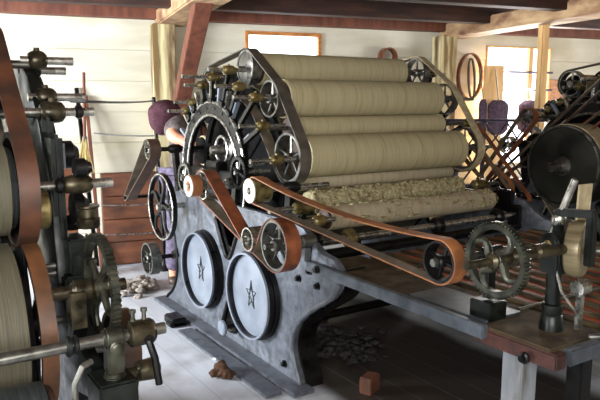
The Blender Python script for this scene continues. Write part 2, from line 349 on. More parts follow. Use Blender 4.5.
# back wall: lapped boards cut round the openings
OPEN=[(1.67,2.44,1.74,2.17),(4.58,5.50,.75,2.13)]
def wallboards(s_from,s_to,z_from,z_to,bh,opens):
    b=B(); z=z_from
    while z<z_to-1e-4:
        z1=min(z+(bh if z>z_from else .24),z_to); cuts=[z]+[q for o in opens for q in (o[2],o[3]) if z<q<z1]+[z1]; cuts=sorted(set(cuts))
        for za,zb in zip(cuts,cuts[1:]):
            segs=[(s_from,s_to)]
            for (a0,a1,q0,q1) in opens:
                if q0<(za+zb)/2<q1:
                    ns=[]
                    for u0,u1 in segs:
                        if a0>u0: ns.append((u0,min(a0,u1)))
                        if a1<u1: ns.append((max(a1,u0),u1))
                    segs=[t for t in ns if t[1]>t[0]]
            for u0,u1 in segs:
                lo=.016 if za==z else .016-.012*(za-z)/bh; hi=.004 if zb==z1 else .016-.012*(zb-z)/bh; zt=zb-.007 if zb==z1 and z1<z_to-1e-4 else zb
                for (A,Bq,dz) in ((lo,hi,zt),(-.012,-.012,zb)):
                    P=[bw(u0,A,za),bw(u1,A,za),bw(u1,Bq,dz),bw(u0,Bq,dz),bw(u0,-.05,za),bw(u1,-.05,za),bw(u1,-.05,dz),bw(u0,-.05,dz)]
                    b.add(P,[(0,1,2,3),(7,6,5,4),(0,4,5,1),(2,6,7,3),(1,5,6,2),(3,7,4,0)])
        z=z1
    return b
struct(obj('wall_back',wallboards(-4,7.5,0,2.45,.29,OPEN),M['wall'],ang=20))
def sidewall(name,p0,p1,opens):
    b=B(); L=(p1-p0).length; t=(p1-p0)/L; n=Vector((t.y,-t.x,0)); cuts=sorted({0,L}|{q for o in opens for q in o[:2]})
    for a,c in zip(cuts,cuts[1:]):
        op=[o for o in opens if o[0]<(a+c)/2<o[1]]
        for z0,z1 in ([(0,op[0][2]),(op[0][3],2.44)] if op else [(0,2.44)]):
            P=[p0+t*a+n*k+Vector((0,0,z)) for z in (z0,z1) for k in (0,.08)]+[p0+t*c+n*k+Vector((0,0,z)) for z in (z0,z1) for k in (0,.08)]
            b.add(P,[(0,4,6,2),(1,3,7,5),(2,6,7,3),(0,1,5,4),(0,2,3,1),(4,5,7,6)])
    return struct(obj(name,b,M['wall'],ang=20))
sidewall('wall_left',bw(-4,7.4,0),bw(-4,0,0),[(1.6,3.2,.8,2.1),(4.4,6.0,.8,2.1)])
sidewall('wall_front',bw(7.5,7.4,0),bw(-4,7.4,0),[(7.0,9.2,1.1,2.3)])  # unseen wall; its window opening is added for the front light
sidewall('wall_right',bw(7.5,0,0),bw(7.5,7.4,0),[(2.0,3.6,.8,2.1)])  # unseen wall; its window opening is added for the right fill light
# window 1
def frame_b(s0,s1,z0,z1,w,d0,d1):
    b=B(); bbox(b,s0,s0+w,d0,d1,z0,z1); bbox(b,s1-w,s1,d0,d1,z0,z1); bbox(b,s0+w,s1-w,d0,d1,z1-w,z1); bbox(b,s0+w,s1-w,d0,d1,z0,z0+w); return b
w1=struct(obj('window_1',frame_b(1.64,2.47,1.72,2.2,.035,-.04,.03),M['owood'],bevel=.003))
w2=struct(obj('window_2',frame_b(4.57,5.51,.74,2.14,.016,-.05,.03),M['pale'],bevel=.003))
b=B(); bbox(b,5.19,5.25,-.03,.02,.756,2.124); obj('window_mullion',b,M['pale'],w2)
for z in (1.84,1.63): 
    b=B(); b.cyl(bw(4.5,.075,z),bw(5.50,.075,z),.013); obj('window_bar',b,M['purple'],w2)
# ceiling and its timbers
b=B(); c=[bw(-4,9,2.44),bw(9,9,2.44),bw(9,-.05,2.44),bw(-4,-.05,2.44)]
b.add(c+[p+Vector((0,0,.05)) for p in c],[(0,3,2,1),(4,5,6,7),(0,1,5,4),(1,2,6,5),(2,3,7,6),(3,0,4,7)])
struct(obj('ceiling',b,M['ceil']))
b=B(); bbox(b,-4,7.5,.013,.14,2.265,2.44); struct(obj('trim_1',b,M['redwood'],bevel=.006))
for i,(d,zb) in enumerate([(.86,2.27),(1.9,2.27),(2.95,2.27),(4.0,2.27),(5.05,2.27)]):
    b=B(); bbox(b,-4,9,d-.07,d+.07,zb,2.44); struct(obj('ceiling_joist',b,M['joist'],bevel=.006))
for s0,s1,zb in ((.74,1.02,2.21),(3.92,4.22,2.2)):
    b=B(); bbox(b,s0,s1,.02,6.1,zb,2.35); struct(obj('ceiling_girder',b,M['girder'],bevel=.012))
for s0,s1,d0,d1,m in ((.69,.9,.02,.22,'post'),(3.82,4.03,.02,.22,'post'),(4.09,4.17,1.42,1.5,'pale'),(4.05,4.15,2.28,2.38,'pale')):
    b=B(); bbox(b,s0,s1,d0,d1,0,2.215); struct(obj('wall_post',b,M[m],bevel=.01))
b=B(); b.bar(bw(.90,.18,1.32),bw(.86,1.62,2.27),.13,.13,up=(SX,SY,0)); struct(obj('knee_brace',b,M['redwood'],bevel=.006))
b=B(); bbox(b,5.5,6.1,.015,.05,1.5,1.76); struct(obj('trim_2',b,M['owood'],bevel=.004))
# ------------------------------------------------------------------ things by the back wall
def bthing(name,s,d,z,label,cat,group=None): return thing(name,bw(s,d,z),label,cat,group)
t=bthing('wooden_bin',.55,.35,0,'low red-brown plank bin with two metal straps against the white wall','bin')
for i in range(4):
    b=B(); bbox(b,.16,1.0,.42,.45,.012+i*.212,.012+i*.212+.204); obj('front_board',b,M['binw'],t,bevel=.004)
b=B(); bbox(b,.16,.20,.25,.42,.0,.84); bbox(b,.96,1.0,.25,.42,0,.84); obj('side_board',b,M['binw'],t)
b=B(); bbox(b,.2,.96,.25,.28,0,.84); obj('back_board',b,M['binw'],t)
b=B(); bbox(b,.2,.96,.28,.42,0,.03); obj('bottom_board',b,M['binw'],t)
for z in (.57,.3):
    b=B(); b.tube([bw(.16+.84*i/12,.458+.01*sin(pi*i/12),z-.012*sin(pi*i/12)) for i in range(13)],.007); obj('metal_strap',b,M['steel'],t)
t=bthing('broom',.0,.5,0,'straw broom with red handle leaning by the white wall beside the left machine','broom')
hx=lambda u,z: bw(u,.5+.0*z,z)
b=B(); b.cyl(bw(.03,.48,1.15),bw(.06,.3,1.75),.013); obj('handle',b,M['redwood'],t)
b=B()
for i in range(60):
    a=random.uniform(-1,1); q=random.uniform(-1,1); b.tube([bw(.03+a*.012,.48+q*.01,1.18),bw(.02+a*.04,.5+q*.02,1.04),bw(.01+a*.085,.52+q*.035,.86+random.uniform(0,.03))],.006,5)
obj('bristles',b,M['straw'],t)
b=B(); b.cyl(bw(.03,.48,1.14),bw(.032,.472,1.19),.022); obj('binding',b,M['brown'],t)
t=obj('iron_bar',B().bar(bw(.09,.40,.0),bw(.0,.04,1.62),.035,.03),M['iron'],bevel=.003); tag(t,'black iron bar leaning against the white wall right of the broom','bar')
t=obj('wooden_stick',B().bar(bw(.12,.56,.0),bw(.08,.05,1.55),.03,.025),M['redwood'],bevel=.003); tag(t,'thin red-brown stick leaning right of the black bar','stick')
t=obj('wooden_plank',B().bar(bw(-.12,.92,.0),bw(-.16,.5,1.0),.13,.03),M['binw'],bevel=.004); tag(t,'wide orange-brown plank leaning on the bin behind the left gear','plank')
t=thing('iron_pole',bw(.65,.75,0),'slim dark iron pole standing left of the person','pole')
b=B(); b.cyl(bw(.65,.75,0),bw(.60,.75,1.52),.017); b.cyl(bw(.6,.75,1.52),bw(.6,.75,1.535),.02,.01); obj('shaft',b,M['iron'],t)
b=B(); b.cyl(bw(.65,.75,0),bw(.65,.75,.025),.07); obj('foot',b,M['iron'],t)
def rope(p0,p1,sag,label):
    b=B(); p0=Vector(p0); p1=Vector(p1); b.tube([p0.lerp(p1,i/14)-Vector((0,0,sag*4*(i/14)*(1-i/14))) for i in range(15)],.006,6)
    return tag(obj('wire',b,M['wire']),label,'wire')
rope((.60,2.45,1.50),bw(.585,.74,1.50),.008,'upper thin dark wire stretched from left machine to the iron pole')
rope(bw(.11,.47,1.22),bw(.595,.72,1.20),.01,'lower thin dark wire stretched in front of the white wall')
# hanging belts on the wall
def loop(s,z,rs,rz,w,d,m,name,label,cat,tilt=0,th=.014):
    b=B(); v=[]; f=[]; n=44
    for i in range(n):
        a=2*pi*i/n
        for (k,q) in ((0,0),(1,0),(1,1),(0,1)):
            R=(rs+(th if q else 0)); Z=(rz+(th if q else 0)); v.append(bw(s+R*cos(a)+tilt*sin(a)*rz, d+k*w, z+Z*sin(a)))
    for i in range(n):
        for j in range(4):
            f.append((i*4+j,i*4+(j+1)%4,((i+1)%n)*4+(j+1)%4,((i+1)%n)*4+j))
    b.add(v,f); return tag(obj(name,b,M[m]),label,cat)
loop(4.29,1.78,.15,.25,.06,.07,'red','drive_belt','large brown leather belt loop hanging on the wall by the timber post','belt')
loop(4.27,1.75,.035,.22,.03,.15,'brown','drive_belt','narrow black belt hanging inside the large brown belt loop','belt',tilt=-.08)
loop(3.23,1.97,.085,.09,.1,.03,'red','drive_belt','small coiled brown belt hanging on the wall above the top roller','belt')
b=B(); bbox(b,4.40,4.66,.20,.24,.0,1.90); tag(obj('tall_board',b,M['pale'],bevel=.006),'tall tan wooden panel standing at the left edge of the bright window','panel')
for s,w,z0,z1,dd,lab in ((4.31,.055,1.12,1.52,.34,'narrow dark purple sack hanging left of the tan panel'),(4.52,.14,1.12,1.51,.34,'dark purple sack hanging in front of the tan panel'),(5.16,.20,1.12,1.51,.14,'widest dark purple sack hanging in front of the bright window')):
    t=bthing('cloth_sack',s,dd,z0,lab,'sack','hanging sacks')
    b=B(); v=[];f=[];n=16; K=9
    for j in range(K):
        q=j/(K-1); z=z0+(z1-z0)*q; sh=(1-abs(2*q-1)**3.2)*.25+.75; sh*= (1+.06*sin(9*q))
        if j in (0,K-1): sh*=.72
        for i in range(n):
            a=2*pi*i/n; v.append(bw(s+w*sh*cos(a),dd+min(.06,w*.4)*sh*sin(a),z))
    for j in range(K-1):
        for i in range(n): f.append((j*n+i,j*n+(i+1)%n,(j+1)*n+(i+1)%n,(j+1)*n+i))
    f+= [tuple(reversed(range(n))),tuple((K-1)*n+i for i in range(n))]; b.add(v,f); obj('bag',b,M['sack'],t)
    b=B(); b.cyl(bw(s,dd,z1-.01),bw(s,.26 if dd>.2 else .09,1.63 if dd<.2 else 1.86),.006,n=8); obj('cord',b,M['wire'],t)
# ------------------------------------------------------------------ the carding machine in the middle
CY,CZ=3.79,1.04
def side_frame(parent,x0,x1,m='frame',emblem=True,face=-1):
    outer=[(2.71,0),(2.72,.05),(2.765,.12),(2.79,.20),(2.785,.27),(2.745,.34),(2.66,.42),(2.55,.495),(2.46,.545),(2.40,.60),(2.372,.66),(2.375,.72),(2.42,.757),(2.52,.77),(2.60,.81),(2.68,.865),(2.80,.885),
           (4.40,.885),(4.47,.86),(4.49,.78),(4.46,.68),(4.39,.56),(4.345,.44),(4.335,.32),(4.37,.2),(4.45,.1),(4.55,.045),(4.58,0)]
    h1=smooth([(3.70,.80),(3.34,.80),(3.40,.70),(3.46,.60),(3.50,.545),(3.55,.545),(3.585,.60),(3.65,.70)],2)
    h2=smooth([(3.40,.085),(3.62,.085),(3.57,.19),(3.53,.27),(3.49,.27),(3.45,.19)],2)
    o=plate('side_frame',outer,[h1,h2],x0,x1,M[m],parent,.006)
    xf=x0 if face<0 else x1
    for seg in (smooth_open(outer[:12]),smooth_open(outer[-10:])):
        fl=B(); k=len(seg); v=[]; 
        for i,(y,z) in enumerate(seg):
            q=seg[max(0,i-1)]; w=seg[min(k-1,i+1)]; dy,dz=w[0]-q[0],w[1]-q[1]; L=sqrt(dy*dy+dz*dz); ny,nz=-dz/L,dy/L
            for xx in (x1-.002 if face<0 else x0+.002, x1+.10 if face<0 else x0-.10):
                for g in (.002,.016): v.append((xx,y+ny*g,z+nz*g))
        f=[]
        for i in range(k-1):
            for a_,b2 in ((0,1),(1,3),(3,2),(2,0)): f.append((i*4+a_,i*4+b2,i*4+4+b2,i*4+4+a_))
        f+=[(0,1,3,2),(k*4-4,k*4-3,k*4-1,k*4-2)]; fl.add(v,f); obj('flange',fl,M['iron'],o)
    fl=B(); fl.tube([(xf,y,z) for y,z in smooth_open(outer[:12])],.013,8); obj('edge_rib',fl,M[m],o)
    fl=B(); fl.tube([(xf,y,z) for y,z in smooth_open(outer[-10:])],.013,8); obj('edge_rib',fl,M['iron'],o)
    # raised ribs round the pockets, bolts
    for h in (h1,h2):
        b=B(); b.tube([(xf,y,z) for y,z in h],.016,8,True); obj('rib',b,M['iron'],o)
    for y,z in ((2.62,.66),(2.55,.60),(2.72,.60),(2.95,.76),(4.2,.78),(2.86,.09),(2.50,.70)):
        b=B(); b.lathe((xf,y,z),(face,0,0),[(0,.022),(.006,.022),(.006,.014),(.02,.014),(.024,.008)],6); obj('bolt',b,M['iron'],o)
    return o
def star(y,z,x,r):
    b=B()
    P=[]
    for i in range(10):
        a=pi/2+pi*i/5; q=r if i%2==0 else r*.40; P.append((y+q*.75*cos(a),z+q*1.15*sin(a)))
    b.tube([(x,p[0],p[1]) for p in P],.0035,6,True)
    b.tube([(x,y-.03,z-.02),(x,y,z+.05),(x,y+.03,z-.02)],.004,6); b.tube([(x,y-.02,z-.045),(x,y+.025,z+.0)],.004,6)
    return b
def cover(parent,y,z,r,x,face=-1):
    D=face
    b=B(); b.ring((x,y,z),(D,0,0),r+.003,r-.008,.02,.070,56); b.lathe((x,y,z),(D,0,0),[(0,r+.016),(.030,r+.012),(.032,r-.01)],56); o=obj('cover_disc',b,M['iron'],parent)  # side wall in black iron, its shade put into the colour
    b=B(); b.ring((x,y,z),(D,0,0),r+.004,r-.008,.062,.076,56); obj('rim',b,M['lid'],o)
    b=B(); b.lathe((x,y,z),(D,0,0),[(.032,r-.009),(.038,r-.010)],56); obj('face',b,M['lid'],o)
    obj('star_emblem',star(y,z,x+D*.039,.075),M['iron'],o); return o
def arch(parent,x0,x1,face=-1):
    a0,a1=radians(-20),radians(200)
    b=B(); v=[];f=[];n=64; ro,ri=.455,.372
    for i in range(n+1):
        a=a0+(a1-a0)*i/n
        for rr,xx in ((ri,x0),(ro,x0),(ro,x1),(ri,x1)): v.append((xx,CY+rr*cos(a),CZ+rr*sin(a)))
    for i in range(n):
        for j in range(4): f.append((i*4+j,i*4+(j+1)%4,i*4+4+(j+1)%4,i*4+4+j))
    f+=[(0,1,2,3),(n*4+3,n*4+2,n*4+1,n*4)]; b.add(v,f); o=obj('arch_ring',b,M['iron'],parent)
    xf=x0 if face<0 else x1
    for rr in (ro,ri):
        b=B(); b.tube([(xf,CY+rr*cos(a0+(a1-a0)*i/n),CZ+rr*sin(a0+(a1-a0)*i/n)) for i in range(n+1)],.0095,8); obj('edge_bead',b,M['steel'],o)
    for i in range(12):
        a=radians(5+170*i/11); b=B(); b.lathe((xf,CY+.415*cos(a),CZ+.415*sin(a)),(face,0,0),[(0,.009),(.006,.009),(.009,.004)],8); obj('bolt',b,M['iron'],o)
    return o
card=thing('carding_machine',(1.76,3.5,0),'large wool carding machine in the middle, grey frame with two star-marked round covers','carding machine')
FEED=[]   # parts only the middle machine has
side_frame(card,1.76,1.80)
side_frame(card,3.46,3.50,face=1)
for y in (3.165,3.85): cover(card,y,.402,.246,1.762)
b=B(); b.box((1.735,3.62,.014),(.13,1.98,.026)); obj('base_rail',b,M['frame'],card,bevel=.004)
b=B(); b.box((1.60,3.28,.010),(.10,1.15,.018)); obj('floor_strip',b,M['frame'],card,bevel=.003)
b=B(); b.box((3.50,3.62,.014),(.13,1.98,.026)); obj('base_rail',b,M['frame'],card,bevel=.004)
for y,z in ((2.72,.70),(4.35,.72),(3.5,.05)):
    b=B(); b.cyl((1.80,y,z),(3.46,y,z),.03); obj('tie_bar',b,M['iron'],card)
arch(card,1.785,1.82); arch(card,3.445,3.475,1)
# main cylinder
o=roller(card,CY,CZ,.565,2.02,3.20,'woolL','main_cylinder','matte',1.72,3.6,.04,72)
for xa in (1.99,3.21):
    obj('cylinder_spokes',spoked(CY,CZ,.56,xa,xa+.025,.07,6,.05,n=56,sw=.05),M['matte'],o)
b=B(); b.lathe((1.78,CY,CZ+.15),X,[(0,.02),(.02,.03),(.10,.035),(.12,.07),(.16,.08)],28); obj('hub',b,M['dsteel'],o)
b=B(); b.torus((1.86,CY,CZ+.15),X,.085,.010,32); obj('hub_ring',b,M['steel'],o)
b=B(); b.bar((1.82,CY-.35,CZ-.02),(1.82,CY+.35,CZ-.02),.05,.09); b.box((1.82,CY,CZ),(.08,.16,.16)); obj('bearing_block',b,M['iron'],card,bevel=.008)
# the rollers over and in front of the cylinder
RL=[(3.555,1.695,.098,2.0,3.15,'wool'),(3.272,1.512,.113,2.0,3.21,'wool'),(3.195,1.347,.062,2.0,3.20,'wool'),(3.075,1.187,.120,2.0,3.235,'wool'),(3.130,1.030,.045,2.0,3.24,'wool2'),
    (3.86,1.655,.07,2.0,3.13,'wool'),(4.08,1.60,.10,2.0,3.15,'wool'),(4.27,1.42,.09,2.0,3.15,'wool'),(4.40,1.14,.11,2.0,3.2,'wool')]
for y,z,r,x0,x1,m in RL: roller(card,y,z,r,x0,x1,m,tip='rolltip' if y<3.7 else 'matte',sx0=1.86,sx1=3.42)
# fleece covered roller and its tufts
b=B(); v=[];f=[];nx,na=90,26; y0,z0,r0=3.04,.935,.062
for i in range(nx+1):
    x=2.02+(3.25-2.02)*i/nx
    for j in range(na):
        a=2*pi*j/na; q=r0*(1+random.uniform(-.10,.14))*(.8 if i in (0,nx) else 1); v.append((x+random.uniform(-.004,.004),y0+q*cos(a),z0+q*sin(a)))
for i in range(nx):
    for j in range(na): f.append((i*na+j,i*na+(j+1)%na,(i+1)*na+(j+1)%na,(i+1)*na+j))
f+=[tuple(range(na)),tuple(nx*na+j for j in range(na))]; b.add(v,f)
fl=obj('fleece_roller',b,M['fleece'],card,ang=80)
b=B()
for i in range(420):
    x=random.uniform(2.03,3.24); a=random.uniform(radians(95),radians(250)); q=r0*random.uniform(.95,1.12)
    p=Vector((x,y0+q*cos(a),z0+q*sin(a))); b.lump(p,random.uniform(.004,.011),7,.4,(2.0,1,.8))
o=obj('wool_tufts',b,M['fleece'],fl,ang=80); o['kind']='stuff'
# front roll with tufts
fr=roller(card,2.865,.862,.066,2.03,3.34,'wool2','front_roller',sx0=1.84,sx1=3.46)
b=B()
for i in range(130):
    x=random.choice([random.uniform(2.1,3.3),random.gauss(2.55,.09),random.gauss(3.2,.08)]); x=min(3.32,max(2.05,x)); a=random.uniform(radians(60),radians(215))
    b.lump((x,2.865+.066*cos(a),.862+.066*sin(a)),random.uniform(.005,.015),7,.4,(1.8,1,.7))
o=obj('wool_tufts',b,M['fleece'],fr,ang=80); o['kind']='stuff'
# long steel shaft in front of the rolls
b=B(); b.cyl((1.84,2.72,.775),(3.52,2.72,.775),.017); sh=obj('front_shaft',b,M['steel'],card)
for xa in (2.05,2.70,3.22):
    b=B(); b.lathe((xa,2.72,.775),X,[(0,.035),(.012,.05),(.05,.05),(.062,.035)],24); obj('collar',b,M['brass' if xa<2.2 else 'iron'],sh)
for xa in (1.80,3.42): 
    b=B(); b.box((xa,2.72,.78),(.05,.09,.12)); b.box((xa,2.80,.86),(.05,.12,.14)); obj('bracket',b,M['iron'],card,bevel=.01)
b=B(); b.lathe((1.86,2.865,.862),X,[(0,.02),(.02,.026),(.11,.026),(.13,.02)],18); obj('collar',b,M['dsteel'],card)
# bearings round the near arch
def onarch(y,z,r=.45):
    a=atan2(z-CZ,y-CY); return (CY+r*cos(a),CZ+r*sin(a))
for y,z,xl,xr in [(3.525,1.682,1.65,1.98),(3.746,1.648,1.58,1.86),(3.40,1.583,1.633,1.88),(3.20,1.519,1.643,1.9),(4.044,1.493,1.646,1.86),(4.148,1.433,1.644,1.86),(3.124,1.364,1.638,1.93),(2.976,1.188,1.622,1.9),(3.9,1.60,1.66,1.86)]:
    bearing(card,y,z,1.785,xl,xr,base=onarch(y,z))
for y,z in ((3.555,1.695),(3.272,1.512),(3.195,1.347),(3.075,1.187),(4.08,1.60),(4.27,1.42)):
    bearing(card,y,z,3.46,3.36,3.60,base=onarch(y,z))
for y,z in ((2.865,.862),(3.04,.935)): bearing(card,y,z,3.44,3.36,3.62,.014,.034,.12,base=(y+.03,.80))
bearing(card,2.741,.961,1.80,1.597,1.853,.014,.03,.12,base=(2.76,.86)); bearing(card,2.60,.915,1.80,1.71,1.90,.013,.026,.07,base=(2.62,.79))
# extra struts: thin bright fin plates between arch and bearings
for k in range(11):
    a=radians(28+124*k/10); b=B(); r1=.45; r2=.57
    b.bar((1.80,CY+r1*cos(a),CZ+r1*sin(a)),(1.80,CY+r2*cos(a),CZ+r2*sin(a)),.022,.03,up=(1,0,0)); obj('stand',b,M['steel' if k%2 else 'lid'],card,bevel=.003)
# grey belt over the roller pulleys, both sides
RP=[(4.06,1.63,.10),(3.555,1.70,.112),(3.272,1.512,.112),(3.075,1.187,.145)]
for x0,x1,mm in ((1.905,1.975,'grey'),(3.29,3.35,'tan')):
    cs=[(4.06,1.63,.102,1),(3.555,1.70,.114,1),(3.272,1.512,.112,1),(3.075,1.187,.148,1),(CY,CZ,.50,-1)]
    obj('drive_belt',belt(cs,x0,x1,.007),M[mm],card)
    for y,z,r in RP:
        q=obj('pulley',pulley(y,z,r-.005,x0+.004,x1-.004,.028,5),M['dsteel'],card)
    # round drum face on the upper pulley
b=B(); b.lathe((1.90,3.555,1.70),X,[(.0,.06),(.02,.104),(.07,.104),(.072,.03)],36); obj('drum',b,M['dsteel'],card)
# left hand group: driven pulley with the red belt
P1=(3.425,1.02,.085); P3=(2.85,.806,.066); P4=(2.62,.815,.128)
cs=[(P1[0],P1[1],P1[2]+.002,1),(P3[0],P3[1],P3[2],-1),(P4[0],P4[1],P4[2],1)]
# travel: over the big pulley, dips under the idler, then round the upper pulley and back
o=obj('drive_belt',belt(cs,1.545,1.625,.007),M['red'],card); FEED.append(o)
FEED+=[obj('pulley',pulley(*P1,1.55,1.62,.026,4),M['steel'],card), obj('pulley',pulley(P3[0],P3[1],P3[2]-.004,1.53,1.62,.024,4),M['steel'],card), obj('pulley',pulley(P4[0],P4[1],P4[2]-.004,1.55,1.62,.03,5),M['dsteel'],card)]
for y,z,xl in ((P1[0],P1[1],1.5),(P3[0],P3[1],1.5),(P4[0],P4[1],1.5)):
    b=B(); b.cyl((xl,y,z),(1.9,y,z),.014); b.lathe((1.70,y,z),X,[(0,.025),(.01,.034),(.08,.034),(.09,.025)],18); s=obj('shaft',b,M['dsteel'],card); FEED.append(s)
    b=B(); b.bar((1.77,y,z),(1.77,y+.02,.86 if z>.9 else .70),.05,.03,up=(1,0,0)); obj('bracket',b,M['iron'],s)
# small flat drum outboard of the upper pulley
b=B(); b.lathe((1.47,3.425,1.02),X,[(0,.056),(.008,.062),(.06,.062),(.065,.05)],32); o=obj('drum_pulley',b,M['orange'],card)
b=B(); b.ring((1.465,3.425,1.02),X,.060,.034,0,.006,32); obj('face_ring',b,M['cream'],o); b=B(); b.cyl((1.45,3.425,1.02),(1.78,3.425,1.02),.015); obj('shaft',b,M['steel'],o)
b=B(); FEED.append(o)
# feed pulley with long belt to the table
P2=(2.86,1.052,.066); Q=(1.56,.955,.075)
b=B(); b.lathe((1.555,P2[0],P2[1]),X,[(0,.056),(.004,.064),(.10,.064),(.105,.05)],36); o=obj('feed_pulley',b,M['brass'],card); FEED.append(o)
b=B(); b.ring((1.55,P2[0],P2[1]),X,.062,.02,0,.005,36); obj('face',b,M['cream'],o); b=B(); b.lathe((1.543,P2[0],P2[1]),X,[(0,.012),(.01,.02)],16); obj('nut',b,M['dsteel'],o)
b=B(); b.cyl((1.60,P2[0],P2[1]),(2.04,P2[0],P2[1]),.014); obj('shaft',b,M['steel'],o); b=B(); b.bar((1.80,P2[0],P2[1]),(1.80,2.88,.87),.05,.035,up=(1,0,0)); b.lathe((1.75,P2[0],P2[1]),X,[(0,.02),(.02,.032),(.08,.032),(.1,.02)],18); obj('bracket',b,M['iron'],o)
o=obj('feed_belt',belt([(P2[0],P2[1],P2[2]+.002,1),(Q[0],Q[1],Q[2]+.003,1)],1.575,1.63,.006,sag=[.03,.0]),M['orange'],card); FEED.append(o)
# back end: small belt and spoked wheels
b=B()
cs=[(4.355,1.165,.072,1),(4.87,.765,.022,1)]
o=obj('drive_belt',belt(cs,1.56,1.64,.006),M['brown'],card); bk=[o]
o=obj('pulley',pulley(4.355,1.165,.068,1.57,1.63,.025,5),M['steel'],card); b=B(); b.cyl((1.55,4.355,1.165),(2.0,4.355,1.165),.016); b.lathe((1.72,4.355,1.165),X,[(0,.02),(.02,.032),(.08,.032),(.1,.02)],18); obj('shaft',b,M['iron'],o)
b=B(); b.bar((1.77,4.355,1.165),(1.77,4.30,.87),.05,.035,up=(1,0,0)); obj('bracket',b,M['iron'],o)
o=obj('pulley',pulley(4.87,.765,.02,1.57,1.63,.01,4),M['steel'],card); b=B(); b.cyl((1.55,4.87,.765),(1.8,4.87,.765),.012); b.bar((1.77,4.87,.765),(1.77,4.45,.80),.035,.03,up=(1,0,0)); obj('arm',b,M['iron'],o)
o=obj('hand_wheel',spoked(4.19,.785,.232,1.585,1.615,.035,5,.018,n=56,curve=.35,sw=.036),M['iron'],card)
b=B(); b.torus((1.585,4.19,.785),X,.224,.006,56); obj('rim_bead',b,M['steel'],o)
b=B(); b.cyl((1.56,4.19,.785),(1.85,4.19,.785),.018); obj('shaft',b,M['steel'],o)
o=obj('small_wheel',spoked(4.43,.375,.118,1.56,1.63,.03,4,.012,n=40,sw=.03),M['dsteel'],card)
b=B(); b.cyl((1.54,4.43,.375),(1.80,4.43,.375),.016); b.bar((1.77,4.43,.375),(1.77,4.32,.42),.06,.04,up=(1,0,0)); obj('shaft',b,M['iron'],o)
# toothed crown and steel pins behind the front bearings
o=obj('gear_wheel',gear(3.25,1.10,.09,1.69,1.715,34,.016,.024,4,.0),M['iron'],card); b=B(); b.cyl((1.67,3.25,1.10),(1.9,3.25,1.10),.012); obj('shaft',b,M['steel'],o)
o=obj('gear_wheel',gear(4.02,.99,.10,1.69,1.715,36,.016,.024,4,.0),M['dsteel'],card); b=B(); b.cyl((1.67,4.02,.99),(1.9,4.02,.99),.012); obj('shaft',b,M['steel'],o)
# foot knob on the near frame
b=B(); b.cyl((1.66,3.40,.15),(1.77,3.40,.15),.014); o=obj('knob_shaft',b,M['iron'],card); b=B(); b.lathe((1.64,3.40,.15),X,[(0,.04),(.006,.046),(.02,.046),(.024,.02)],24); obj('knob',b,M['lid'],o); FEED.append(o)
# right side belts (far side of the machine)
obj('drive_belt',belt([(3.20,1.30,.045,1),(2.76,.86,.05,1)],3.53,3.57,.006),M['red'],card)
obj('drive_belt',belt([(3.36,1.14,.05,1),(3.00,.90,.08,1)],3.61,3.66,.006),M['orange'],card)
for y,z,r,x0,x1 in ((3.20,1.30,.042,3.535,3.565),(2.76,.86,.047,3.535,3.565),(3.36,1.14,.047,3.615,3.655),(3.00,.90,.077,3.615,3.655)):
    o=obj('pulley',pulley(y,z,r,x0,x1,.02,4),M['iron'],card); b=B(); b.cyl((3.5,y,z),(x1+.03,y,z),.012); obj('shaft',b,M['dsteel'],o)
# doffer at the back, low rolls below
roller(card,4.32,.75,.22,2.0,3.2,'woolL','doffer','matte',sx0=1.78,sx1=3.48,sr=.025)

# ------------------------------------------------------------------ the machine beyond it, to the right
right=copy_tree(card,None,set(FEED)|set(bk))
right.location=(1.76+2.5,3.5-1.0,0); right['label']='second carding machine at the right edge, with a big dark drum pulley and crossed belts'
bpy.context.view_layer.update()
d=Vector((4.0,2.80,1.05))
b=B(); b.lathe(d,X,[(0,.262),(.008,.268),(.02,.284),(.02,.284),(.22,.284),(.22,.26)],64); o=obj('drum_pulley',b,M['ddrum'],right)
b=B(); b.ring(d,X,.2865,.272,-.004,.02,64); obj('rim',b,M['dsteel'],o)
b=B(); b.cyl(d+Vector((-.12,0,0)),d+Vector((.4,0,0)),.035); b.lathe(d+Vector((-.04,0,0)),X,[(0,.04),(.04,.07)],24); obj('shaft',b,M['dsteel'],o)
b=B(); obj('drive_belt',belt([(2.80,1.05,.29,1),(2.45,.42,.16,1)],4.03,4.22,.007),M['tan'],right)
obj('drive_belt',belt([(3.07,1.385,.065,1),(3.55,.80,.03,1)],3.94,3.99,.006),M['red'],right)
o=obj('pulley',pulley(3.07,1.385,.06,3.945,3.985,.02,5),M['dsteel'],right); b=B(); b.cyl((3.9,3.07,1.385),(4.3,3.07,1.385),.014); obj('shaft',b,M['dsteel'],o)
o=obj('pulley',pulley(3.55,.80,.027,3.945,3.985,.012,4),M['iron'],right); b=B(); b.cyl((3.9,3.55,.80),(4.3,3.55,.80),.012); obj('shaft',b,M['dsteel'],o)
obj('drive_belt',belt([(2.55,1.64,.03,1),(3.45,.86,.03,1)],4.05,4.09,.006),M['brown'],right)
obj('drive_belt',belt([(2.30,1.63,.03,1),(3.15,.98,.03,1)],4.10,4.14,.006),M['red'],right)
for y,z in ((2.55,1.64),(3.45,.86),(2.30,1.63),(3.15,.98)):
    b=B(); b.cyl((4.04,y,z),(4.3,y,z),.026); obj('pulley',b,M['iron'],right)
